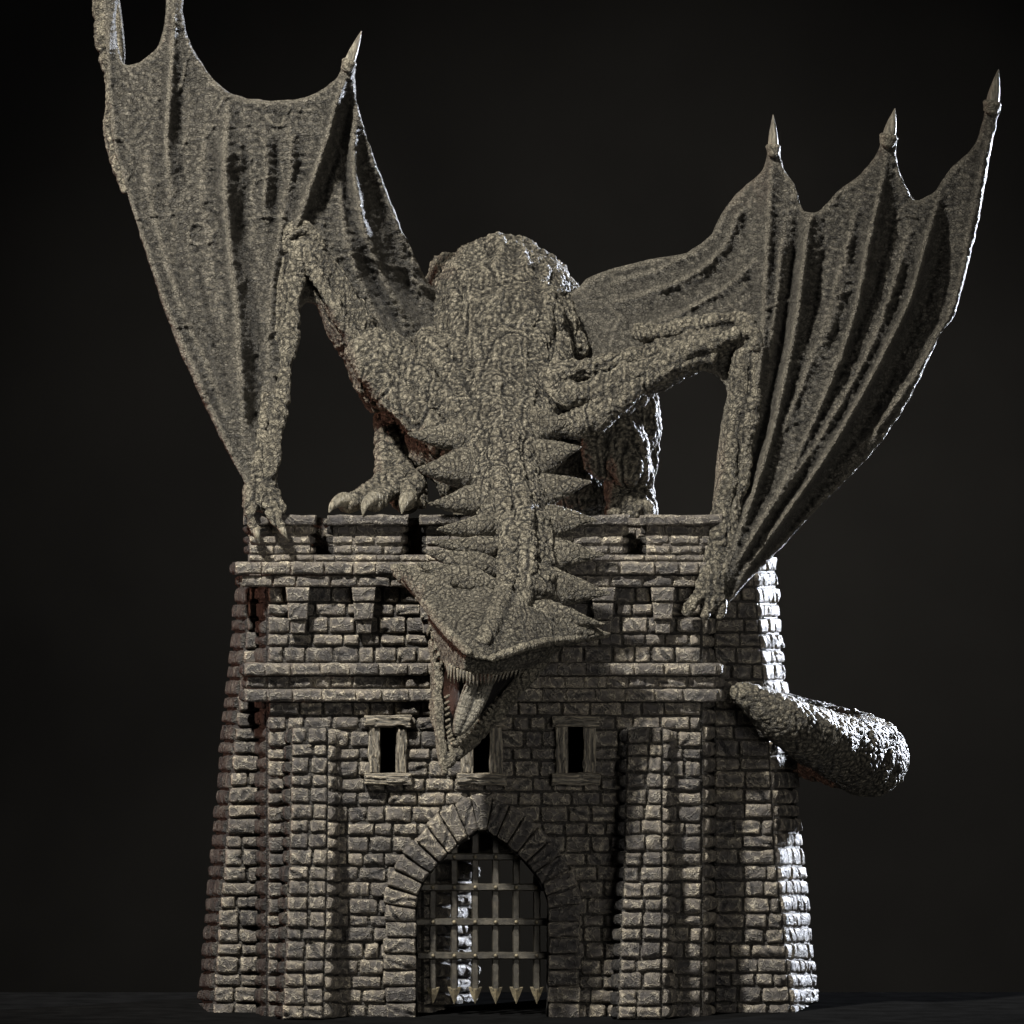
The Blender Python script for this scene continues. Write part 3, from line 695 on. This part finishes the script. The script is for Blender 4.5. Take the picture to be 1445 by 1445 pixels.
def voxel_union(mb, voxel, iters, name):
    me = mesh_from(name+'_raw', np.concatenate(mb.V), [np.concatenate(mb.Q) if mb.Q else [], np.concatenate(mb.T) if mb.T else []])
    o = bpy.data.objects.new(name+'_raw', me); COL.objects.link(o)
    m = o.modifiers.new('r', 'REMESH'); m.mode = 'VOXEL'; m.voxel_size = voxel; m.use_smooth_shade = True
    m = o.modifiers.new('s', 'SMOOTH'); m.factor = .5; m.iterations = iters
    dg = bpy.context.evaluated_depsgraph_get(); ev = o.evaluated_get(dg)
    out = bpy.data.meshes.new_from_object(ev); out.name = name
    bpy.data.objects.remove(o); bpy.data.meshes.remove(me)
    out.polygons.foreach_set('use_smooth', np.ones(len(out.polygons), bool))
    return out
def hide_relief(c, n, neck=None, amp=1.0):
    """scales: domed small ones on the trunk, cracked plates on the neck, heavy folds"""
    w = np.stack([fbm(c*5+3, 2, 1), fbm(c*5+9, 2, 2), fbm(c*5+15, 2, 3)], 1)*.05
    q = c+w
    f1, f2, i1 = worley(q/np.array([.062, .062, .075]), 3); small = np.clip(1-f1*1.25, 0, 1)**.7*np.clip((f2-f1)*4, 0, 1)
    g1, g2, i2 = worley(q/np.array([.125, .125, .165]), 7); plate = sst(g2-g1, .02, .16)*(.7+.6*i2)
    k = sst(vn(c*1.5, 40), -.3, .5)
    folds = ridged(q*np.array([3.0, 2.2, 1.2]), 4, 20)
    wr_ = ridged(q*np.array([5, 5, 7.]), 3, 21)
    cn = np.abs(vn(q*np.array([2.3, 1.6, .9])+1.1, 91)); cn2 = np.abs(vn(q*np.array([3.6, 2.5, 1.9]), 92)); cre = np.exp(-(cn/.055)**2)+.6*np.exp(-(cn2/.06)**2)
    r1 = small*.019+(i1-.5)*.008
    r2 = plate*.022+small*.005
    m = neck if neck is not None else np.zeros(len(c))
    tl = sst(c[:, 0], 2.9, 3.3)*sst(5.2-c[:, 2], 0, .5); h1, h2, _h3 = worley(q/np.array([.13, .13, .09]), 17); tlr = .030*np.clip(1-h1*1.1, 0, 1)*np.clip((h2-h1)*4, 0, 1)
    r1 = r1*(1-tl)+tlr*tl
    return c+n*(amp*((1-m)*(r1+.5*k*r2)+m*r2)-amp*.036*cre*(1-.5*tl)+amp*(.07*folds*(1-.55*m)*(1-.7*tl)+.022*wr_*(1-.6*tl)))[:, None]
bme = voxel_union(body, .020, 7, 'body')
c = coords(bme); n = normals(bme)
neckm = sst(-c[:, 1], -.6, .3)*sst(8.7-c[:, 2], 0, .6)*(np.abs(c[:, 0]) < 2.2)
headm = np.maximum(sst(-c[:, 1], 1.7, 2.3), sst(-c[:, 1], 1.05, 1.3)*sst(6.2-c[:, 2], 0, .2)*(c[:, 2] > 4.5))
tor = sst(1.75-np.abs(c[:, 0]), 0, .5)*sst(c[:, 2], 7.3, 7.9)*sst(c[:, 1], -.2, .5)
big = fbm(c*3.2, 3, 60)*.045+tor*.11*(ridged(c*np.array([2.3, 1.4, .55])+.4*fbm(c*.8, 2, 66)[:, None], 2, 61)-.5)
c = c+n*(big*(1-headm*.8))[:, None]
fine = hide_relief(c, n, neckm, 1.0); armm = sst(np.abs(c[:, 0]), 1.8, 2.4)*(c[:, 1] < 1.5); fine = c+(fine-c)*(1-.6*headm)[:, None]*(1-.3*armm)[:, None]
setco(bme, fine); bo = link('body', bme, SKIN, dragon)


# ---- spikes on the neck
def spike(tip, b0, b1, Yt, Yb, droop=0.0):
    """flattened fin-like thorn from base edge b0-b1 (px) to tip"""
    tip = np.array(tip, float); b0 = np.array(b0, float); b1 = np.array(b1, float); mid = (b0+b1)/2
    half = np.linalg.norm(b1-b0)/2/100; d = tip-mid
    mb = MB(); pts = []
    for t in np.linspace(-.7, 1, 12):
        p = mid+d*t; s = max(0, 1-max(t, 0)); low = tip[0] < 700 and 740 < tip[1] < 797; fat = 1.08 if low else 1.25; r = half*(fat if t < 0 else fat*s**(.65 if low else .9))
        p = p+np.array([0, droop*(1-(2*t-1)**2) if t > 0 else 0])
        if t < 0: r *= 1-.7*(-t/.7)
        pts.append((p[0], p[1], Yb-(.16 if tip[0] > 700 else (.58 if low else .26))+(Yt-Yb)*t, max(r, .012)))
    mb.add(*sweep(pts, seg=26, sub=5, flat=.8 if tip[0] < 700 else .62))
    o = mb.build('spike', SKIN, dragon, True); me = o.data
    sm = o.modifiers.new('s', 'SUBSURF'); sm.levels = 1; dg = bpy.context.evaluated_depsgraph_get(); m2 = bpy.data.meshes.new_from_object(o.evaluated_get(dg)); o.modifiers.clear(); o.data = m2
    c = coords(m2); n = normals(m2); f1, f2, i_ = worley(c/.12+3, 5)
    c = c+n*(sst(f2-f1, .02, .2)*.009+fbm(c*8, 3, 4)*.011)[:, None]; setco(m2, c); m2.polygons.foreach_set('use_smooth', np.ones(len(m2.polygons), bool))
for a in (((806, 597), (755, 578), (757, 621), .0, .1), ((819, 631), (757, 624), (766, 668), -.25, -.2), ((833, 680), (762, 672), (770, 712), -.5, -.45),
          ((841, 734), (775, 716), (780, 757), -.75, -.7), ((851, 783), (780, 763), (785, 803), -1.0, -1.0), ((860, 838), (773, 806), (777, 855), -1.25, -1.3),
          ((576, 612), (640, 598), (645, 634), -.1, .1), ((589, 662), (648, 636), (660, 684), -.7, -.3), ((605, 711), (662, 688), (674, 722), -1.0, -.6),
          ((617, 747), (678, 727), (684, 757), -1.25, -.85), ((609, 765), (684, 757), (686, 784), -1.25, -1.0), ((599, 777), (676, 780), (674, 812), -1.35, -1.2), ((589, 795), (665, 800), (660, 834), -1.45, -1.4),
          ((852, 897), (775, 872), (785, 912), -1.45, -1.75), ((846, 880), (770, 850), (772, 884), -1.6, -1.7), ((560, 800), (618, 812), (604, 852), -1.55, -1.75)):
    spike(*a, droop=2.0 if a[0][0] < 700 else -1.0)
# ---- claws
def claw(pts, parent=dragon, name='claw'):
    mb = MB(); mb.add(*sweep(pts, seg=14, sub=5)); o = mb.build(name, TEETH if name == 'tooth' else CLAW, parent, True); return o
claw([(498, 708, .22, .095), (484, 705, .05, .105), (471, 712, -.1, .065), (464, 723, -.16, .01)])
claw([(534, 704, .02, .10), (524, 705, -.12, .10), (515, 714, -.3, .06), (512, 728, -.36, .008)])
claw([(576, 703, .0, .10), (573, 706, -.12, .10), (569, 714, -.28, .06), (567, 725, -.34, .008)])
claw([(361, 747, -.52, .055), (363, 756, -.56, .045), (366, 768, -.54, .006)]); claw([(396, 743, -.52, .055), (400, 751, -.56, .045), (406, 762, -.54, .006)])
# ---- mouth: lining, tongue, teeth
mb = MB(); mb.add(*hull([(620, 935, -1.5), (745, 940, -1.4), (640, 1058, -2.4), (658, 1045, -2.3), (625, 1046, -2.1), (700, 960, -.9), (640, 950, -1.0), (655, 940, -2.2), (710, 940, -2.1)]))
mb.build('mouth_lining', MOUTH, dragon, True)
mb = MB()
mb.add(*sweep([(670, 955, -2.5, .095), (659, 985, -2.82, .10), (651, 1010, -2.97, .095), (645, 1030, -3.0, .065), (644, 1038, -3.0, .02)], seg=14)); mb.add(*sweep([(690, 957, -2.5, .09), (679, 985, -2.77, .092), (666, 1010, -2.92, .088), (653, 1029, -2.98, .065), (647, 1038, -2.98, .02)], seg=14))
tm = voxel_union(mb, .010, 3, 'tongue'); c = coords(tm); n = normals(tm)
ax = (c[:, 2]*.93+c[:, 0]*.35); c = c+n*(.0014*np.sin(ax*110+2*vn(c*9, 2)))[:, None]; setco(tm, c)
link('tongue', tm, HORN, dragon)
TOOTH = CLAW
def tooth(px, py, Y, dx, dy, L, r):
    claw([(px-dx*3, py-dy*3, Y, r), (px+dx*L*.5, py+dy*L*.5, Y-.03, r*.75), (px+dx*L, py+dy*L, Y, .005)], name='tooth')
ul = cr([(628, 928, -2.35, 12), (634, 940, -2.7, 19), (650, 948, -3.0, 17), (668, 953, -3.02, 14), (690, 955, -2.85, 14), (712, 950, -2.6, 14), (735, 942, -2.2, 12)], 4)
for k, r in enumerate(ul[::1]): tooth(r[0], r[1], r[2], -.02+random.uniform(-.1, .1)-(.25 if r[0] > 690 else 0), 1, r[3]*random.uniform(.75, 1.15), .019)
lw = cr([(626, 985, -2.35, 1), (627, 1010, -2.5, 1), (629, 1035, -2.7, 1), (636, 1050, -2.85, 1), (650, 1051, -2.85, 1), (668, 1032, -2.65, 1), (685, 1015, -2.45, 1), (698, 998, -2.3, 1)], 3)
for k, r in enumerate(lw):
    sx_ = 1 if r[0] < 640 else -.5
    tooth(r[0]+(5 if sx_ > 0 else -2), r[1]-2, r[2]+.02, sx_*.8, -.6, random.uniform(3.5, 5), .026)
for k in range(9):
    t = k/8; px, py = 606+14*t+random.uniform(-3, 3), 880+45*t; mb = MB(); L = random.uniform(12, 24)
    mb.add(*sweep([(px+8, py, -2.0-.2*t, .04), (px+1, py+L*.5, -2.05-.2*t, .028), (px-1, py+L, -2.0-.2*t, .006)], seg=8)); mb.build('cheek_barbel', SKIN, dragon, True)

# ---- wings
def tps(ctrl):
    c = np.array(ctrl, float); x = c[:, :2]/100; n = len(c)
    U = lambda r: np.where(r > 1e-9, r*r*np.log(r+1e-12), 0)
    A = np.zeros((n+3, n+3)); A[:n, :n] = U(np.linalg.norm(x[:, None]-x[None], axis=2))+np.eye(n)*.02
    A[:n, n] = 1; A[:n, n+1:] = x; A[n, :n] = 1; A[n+1:, :n] = x.T
    w = np.linalg.solve(A, np.r_[c[:, 2], 0, 0, 0])
    return lambda q: U(np.linalg.norm((q/100)[:, None]-x[None], axis=2)) @ w[:n]+w[n]+(q/100) @ w[n+1:]
def pdist(q, poly):
    """distance to polyline and signed side (positive = to the right when walking)"""
    p = np.array(poly, float); best = np.full(len(q), 1e9); sg = np.zeros(len(q)); tt = np.zeros(len(q)); L = len(p)-1
    for i in range(L):
        a, b = p[i], p[i+1]; ab = b-a; t = np.clip(((q-a) @ ab)/(ab @ ab), 0, 1); d = q-(a+t[:, None]*ab); dd = np.hypot(d[:, 0], d[:, 1])
        m = dd < best; best = np.where(m, dd, best); sg = np.where(m, np.sign(ab[0]*d[:, 1]-ab[1]*d[:, 0]), sg); tt = np.where(m, (i+t)/L, tt)
    return best, sg, tt
def wing(name, outline, ctrl, ridges, step=2.6, seed=1, thick=.045, scallop=None):
    o = cr(outline+[outline[0]], 6)[:-1]; 
    # resample
    d = np.r_[0, np.cumsum(np.hypot(*np.diff(np.vstack([o, o[:1]]), axis=0).T))]; k = int(d[-1]/step); t = np.linspace(0, d[-1], k, endpoint=False); oc = np.vstack([o, o[:1]])
    o = np.stack([np.interp(t, d, oc[:, 0]), np.interp(t, d, oc[:, 1])], 1)
    o = o+1.6*np.stack([fbm(np.c_[o/14, 0*o[:, :1]], 2, seed), fbm(np.c_[o/14, 0*o[:, :1]], 2, seed+5)], 1)
    x0, y0 = o.min(0); x1, y1 = o.max(0); gx = np.arange(x0, x1, step); gy = np.arange(y0, y1, step*.866); G = []
    for j, y in enumerate(gy): G.append(np.stack([gx+(step/2 if j % 2 else 0), np.full(len(gx), y)], 1))
    G = np.vstack(G)
    # inside test, vectorised
    ins = np.zeros(len(G), bool); a = o; b = np.roll(o, -1, axis=0)
    for i in range(len(o)):
        yy = (a[i, 1] > G[:, 1]) != (b[i, 1] > G[:, 1])
        xx = (b[i, 0]-a[i, 0])*(G[:, 1]-a[i, 1])/(b[i, 1]-a[i, 1]+1e-12)+a[i, 0]; ins ^= yy & (G[:, 0] < xx)
    G = G[ins]; dd = np.full(len(G), 1e9)
    for i in range(0, len(o)): dd = np.minimum(dd, np.hypot(G[:, 0]-o[i, 0], G[:, 1]-o[i, 1]))
    m = dd > step*.6; G = G[m]; dd = dd[m]
    allp = np.vstack([o, G]); nb = len(o)
    r = geometry.delaunay_2d_cdt([Vector(p) for p in allp], [], [list(range(nb))], 1, 1e-5)
    vv = np.array([v[:] for v in r[0]]); T = np.array([f for f in r[2] if len(f) == 3]); orig = r[3]
    e = np.full(len(vv), 1e9)
    for i in range(nb): e = np.minimum(e, np.hypot(vv[:, 0]-o[i, 0], vv[:, 1]-o[i, 1]))
    onb = e < 1e-3
    base = tps(ctrl)(vv); rel = np.zeros(len(vv))
    for (poly, w, h) in ridges:
        ds, sgn, tt = pdist(vv, cr(poly, 4)); fade = np.minimum(1, np.minimum(tt*5+.25, (1-tt)*5+.25))
        wob = 1+.25*vn(np.c_[vv/30, 0*vv[:, :1]], int(abs(w)*7)); rel += h*(1 if h > 0 else .58)*fade/(1+(ds/(w*wob))**2)**1.6
    q3 = np.c_[vv/100, np.full(len(vv), seed*3.3)]
    rel += .14*fbm(q3*np.array([2.2, .7, 1]), 3, seed+20)
    wq = q3+.05*np.stack([fbm(q3*6, 2, 8), fbm(q3*6, 2, 9), 0*vv[:, 0]], 1)
    f1, f2, _ = worley(wq/np.array([.115, .075, 1]), seed+30); rel += .018*sst(f2-f1, 0, .25)
    g1, g2, _ = worley(wq/np.array([.34, .22, 1]), seed+40); rel += .020*sst(g2-g1, 0, .12)
    rel += .015*ridged(wq*np.array([1.6, 10, 1]), 3, seed+50)
    rel += .011*fbm(wq*np.array([14., 18, 1]), 3, seed+70)
    # raised veins
    vnz = np.abs(vn(wq*np.array([1.8, 1.8, 1]), seed+60)); rel += .035*np.exp(-(vnz/.022)**2)
    rim = 1+(.15+.5*fbm(q3*5, 2, 77))*np.exp(-((e-5)/5)**2)     # rolled edge
    prof_ = thick*rim*np.sqrt(np.clip(1-(1-np.clip(e/7, 0, 1))**2, 0, 1))
    Yf = base-rel-prof_; Yb_ = base-rel*.85+prof_
    A = PP(np.c_[vv, Yf]); B = PP(np.c_[vv, Yb_])
    idx = np.arange(len(vv)); bi = idx+len(vv); bi = np.where(onb, idx, bi)
    V = np.vstack([A, B]); T2 = bi[T][:, ::-1]
    # orientation: front faces look to -Y
    a_, b_, c2 = V[T[0][0]], V[T[0][1]], V[T[0][2]]
    if np.cross(b_-a_, c2-a_)[1] > 0: T = T[:, ::-1]; T2 = T2[:, ::-1]
    me = mesh_from(name, V, [np.vstack([T, T2])])
    bm = bmesh.new(); bm.from_mesh(me); bmesh.ops.delete(bm, geom=[v for v in bm.verts if not v.link_faces], context='VERTS'); bm.to_mesh(me); bm.free()
    me.polygons.foreach_set('use_smooth', np.ones(len(me.polygons), bool))
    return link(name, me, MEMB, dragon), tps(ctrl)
LW = [(347, 684), (322, 640), (297, 590), (273, 540), (251, 490), (233, 440), (216, 390), (200, 340), (185, 290), (171, 240), (160, 210), (156, 150), (152, 100), (150, 60), (147, 20), (144, -15),
      (166, -15), (164, 20), (165, 55), (171, 80), (180, 92), (203, 84), (222, 66), (231, 40), (234, 10), (235, -15), (257, -15), (259, 20), (264, 48), (278, 78), (300, 110), (325, 131), (360, 140), (400, 142), (440, 134), (468, 116), (480, 102), (484, 90), (500, 92),
      (501, 108), (503, 140), (510, 168), (521, 202), (535, 240), (551, 282), (566, 320), (582, 355), (600, 392), (625, 430), (620, 500), (575, 520), (530, 500), (490, 490), (466, 460), (455, 438), (440, 428), (426, 433), (418, 470), (410, 530), (398, 600), (385, 650), (378, 690), (362, 700)]
LC = [(370, 690, -.2), (425, 340, .62), (400, 500, .25), (495, 100, .15), (245, 20, -.1), (150, 20, -.35), (160, 200, -.35), (250, 490, -.45), (310, 610, -.3), (610, 440, 2.3), (560, 500, 1.5), (550, 290, 1.3), (515, 200, .7), (480, 430, 1.0), (330, 400, .05), (350, 150, .1), (240, 250, -.15), (510, 340, 1.0), (440, 430, .75)]
LR = [([(246, -10), (244, 60), (240, 130), (236, 200), (242, 275)], 9, .20), ([(256, 120), (254, 200), (256, 270)], 8, -.12),
      ([(322, 140), (318, 220), (320, 290), (328, 370), (336, 450), (340, 540), (350, 640)], 13, .30), ([(350, 230), (345, 310), (352, 390), (362, 460), (364, 560), (362, 640)], 14, -.26),
      ([(490, 100), (474, 150), (462, 195), (443, 250), (424, 305), (410, 345)], 10, .26), ([(497, 140), (486, 190), (470, 240), (452, 290)], 8, -.20),
      ([(370, 180), (376, 240), (372, 300)], 8, .10), ([(405, 170), (412, 230), (400, 300), (385, 400), (376, 520)], 9, .12), ([(388, 200), (392, 260), (380, 340)], 7, -.12),
      ([(205, 200), (215, 290), (245, 400), (285, 500), (325, 600)], 12, .12), ([(270, 300), (275, 360), (300, 470), (330, 570)], 12, -.10), ([(290, 170), (285, 260), (300, 380), (318, 480)], 10, .08),
      ([(150, 30), (155, 130), (168, 230), (200, 330), (240, 440), (300, 580), (345, 680)], 6, .10),
      ([(500, 150), (500, 230), (512, 310), (545, 400), (590, 470)], 10, .22), ([(487, 230), (490, 290), (515, 360), (545, 430), (580, 490)], 9, -.22), ([(480, 270), (492, 350), (520, 420), (550, 480)], 8, .16), ([(523, 240), (545, 320), (575, 400), (600, 450)], 10, -.18), ([(505, 140), (530, 230), (560, 310), (600, 392)], 6, .10)]
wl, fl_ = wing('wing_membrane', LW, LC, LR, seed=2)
RW = [(790, 420), (815, 405), (832, 392), (862, 379), (900, 370), (935, 362), (970, 355), (1000, 335), (1018, 302), (1035, 278), (1058, 256), (1076, 240), (1082, 222), (1083, 206), (1099, 206), (1101, 222), (1108, 242), (1122, 262), (1130, 290), (1136, 298), (1157, 297), (1178, 273), (1214, 246), (1234, 222), (1242, 205), (1243, 192), (1265, 192), (1264, 215), (1271, 248), (1284, 272), (1295, 282), (1318, 270), (1342, 238), (1368, 214), (1382, 190), (1388, 165), (1391, 148), (1411, 148),
      (1408, 170), (1401, 200), (1393, 245), (1385, 292), (1375, 340), (1362, 392), (1352, 430), (1347, 447), (1327, 472), (1305, 520), (1285, 560), (1260, 600), (1228, 642), (1190, 682), (1150, 722), (1115, 760), (1085, 792), (1050, 826), (1022, 856), (1000, 856), (990, 830), (998, 790), (1003, 740), (1007, 690), (1012, 640), (1019, 590), (1026, 552), (1016, 536), (1000, 526), (985, 523), (965, 530), (930, 530), (900, 540), (860, 560), (820, 540), (800, 480)]
RC = [(800, 430, 2.6), (830, 400, 2.3), (900, 380, 1.7), (860, 520, 1.6), (920, 500, 1.0), (1000, 350, .9), (985, 500, .62), (1050, 470, .36), (1091, 210, .1), (1080, 350, .2), (1000, 850, -.2), (1035, 650, .08), (1020, 740, -.05), (1254, 200, .15), (1200, 400, .25), (1400, 160, .35), (1380, 300, .45), (1350, 440, .55), (1270, 560, .5), (1200, 660, .42), (1110, 760, .3), (1110, 600, .2), (940, 430, 1.25)]
RR = [([(1091, 210), (1085, 300), (1080, 400), (1076, 480), (1062, 580), (1040, 700), (1015, 820)], 9, .20), ([(1127, 290), (1118, 380), (1108, 450), (1088, 560), (1062, 660), (1030, 780)], 10, -.36), ([(1104, 330), (1096, 420), (1086, 500)], 7, .10),
      ([(1143, 300), (1133, 380), (1122, 460), (1106, 540), (1082, 640), (1047, 740), (1015, 830)], 9, .26), ([(1166, 330), (1152, 420), (1135, 500), (1108, 590)], 9, -.12),
      ([(1255, 200), (1240, 280), (1225, 350), (1207, 440), (1172, 540), (1122, 650), (1060, 760), (1015, 840)], 10, .22), ([(1266, 280), (1252, 350), (1232, 420), (1200, 500), (1150, 600), (1090, 700)], 9, -.14), ([(1214, 270), (1196, 350), (1182, 430), (1150, 520)], 10, .10), ([(1190, 350), (1170, 440), (1140, 520), (1100, 620)], 8, .10),
      ([(1285, 310), (1262, 400), (1228, 490), (1180, 580), (1110, 690), (1050, 780)], 9, .16), ([(1323, 285), (1306, 345), (1286, 418), (1256, 482), (1215, 560), (1168, 640), (1108, 728), (1045, 815)], 9, .38), ([(1345, 270), (1332, 345), (1312, 420), (1282, 490), (1242, 570), (1195, 645), (1130, 728), (1070, 798)], 17, -.34),
      ([(1400, 160), (1385, 240), (1368, 330), (1345, 430), (1290, 530), (1200, 660)], 9, .14), ([(1280, 545), (1230, 610), (1160, 690)], 9, .1),
      ([(1062, 285), (1040, 305), (1020, 350), (975, 388), (920, 410), (850, 430)], 9, .15), ([(1050, 330), (1020, 380), (960, 415), (890, 450)], 10, -.12), ([(1070, 360), (1030, 400), (960, 440), (880, 470)], 7, .12), ([(1000, 345), (930, 378), (860, 400)], 8, .08), ([(1062, 250), (1050, 300), (1055, 360), (1060, 430)], 8, -.08)]
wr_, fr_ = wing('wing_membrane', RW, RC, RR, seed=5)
# collars and claws at the finger ends
for (cx, cy, w, tx, ty, Yc, par) in ((493, 88, 10, 510, 44, .0, wl), (1091, 207, 9.5, 1091, 162, -.08, wr_), (1254, 193, 12, 1263, 153, -.05, wr_), (1400, 146, 12, 1409, 98, .2, wr_)):
    d = np.array([tx-cx, ty-cy], float); L = np.linalg.norm(d); d /= L; m = MB()
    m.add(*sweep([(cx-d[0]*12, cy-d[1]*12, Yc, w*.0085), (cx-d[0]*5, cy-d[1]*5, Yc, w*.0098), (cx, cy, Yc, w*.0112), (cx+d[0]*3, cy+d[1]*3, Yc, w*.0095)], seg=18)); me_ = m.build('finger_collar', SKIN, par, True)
    claw([(cx-d[0]*2, cy-d[1]*2, Yc, w*.0078), (cx+d[0]*L*.3, cy+d[1]*L*.3, Yc, w*.0068), (cx+d[0]*L*.65, cy+d[1]*L*.65, Yc, w*.0042), (tx, ty, Yc, .006)], parent=par, name='wing_claw')
# outer finger seen behind the left wing's edge
m = MB(); m.add(*sweep([(140, -15, .35, .07), (144, 30, .38, .08), (152, 90, .4, .08), (158, 150, .35, .06), (160, 200, .3, .09), (165, 225, .25, .09), (178, 270, .2, .04)], seg=12)); fo = voxel_union(m, .02, 2, 'wing_finger')
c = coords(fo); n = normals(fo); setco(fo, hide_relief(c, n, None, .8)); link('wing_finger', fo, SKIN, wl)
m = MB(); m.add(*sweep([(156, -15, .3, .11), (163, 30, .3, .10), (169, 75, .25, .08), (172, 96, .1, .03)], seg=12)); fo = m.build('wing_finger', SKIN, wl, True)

dragon.location = (0, 0, 0); castle.location = (0, 0, 0)
bpy.context.view_layer.update()
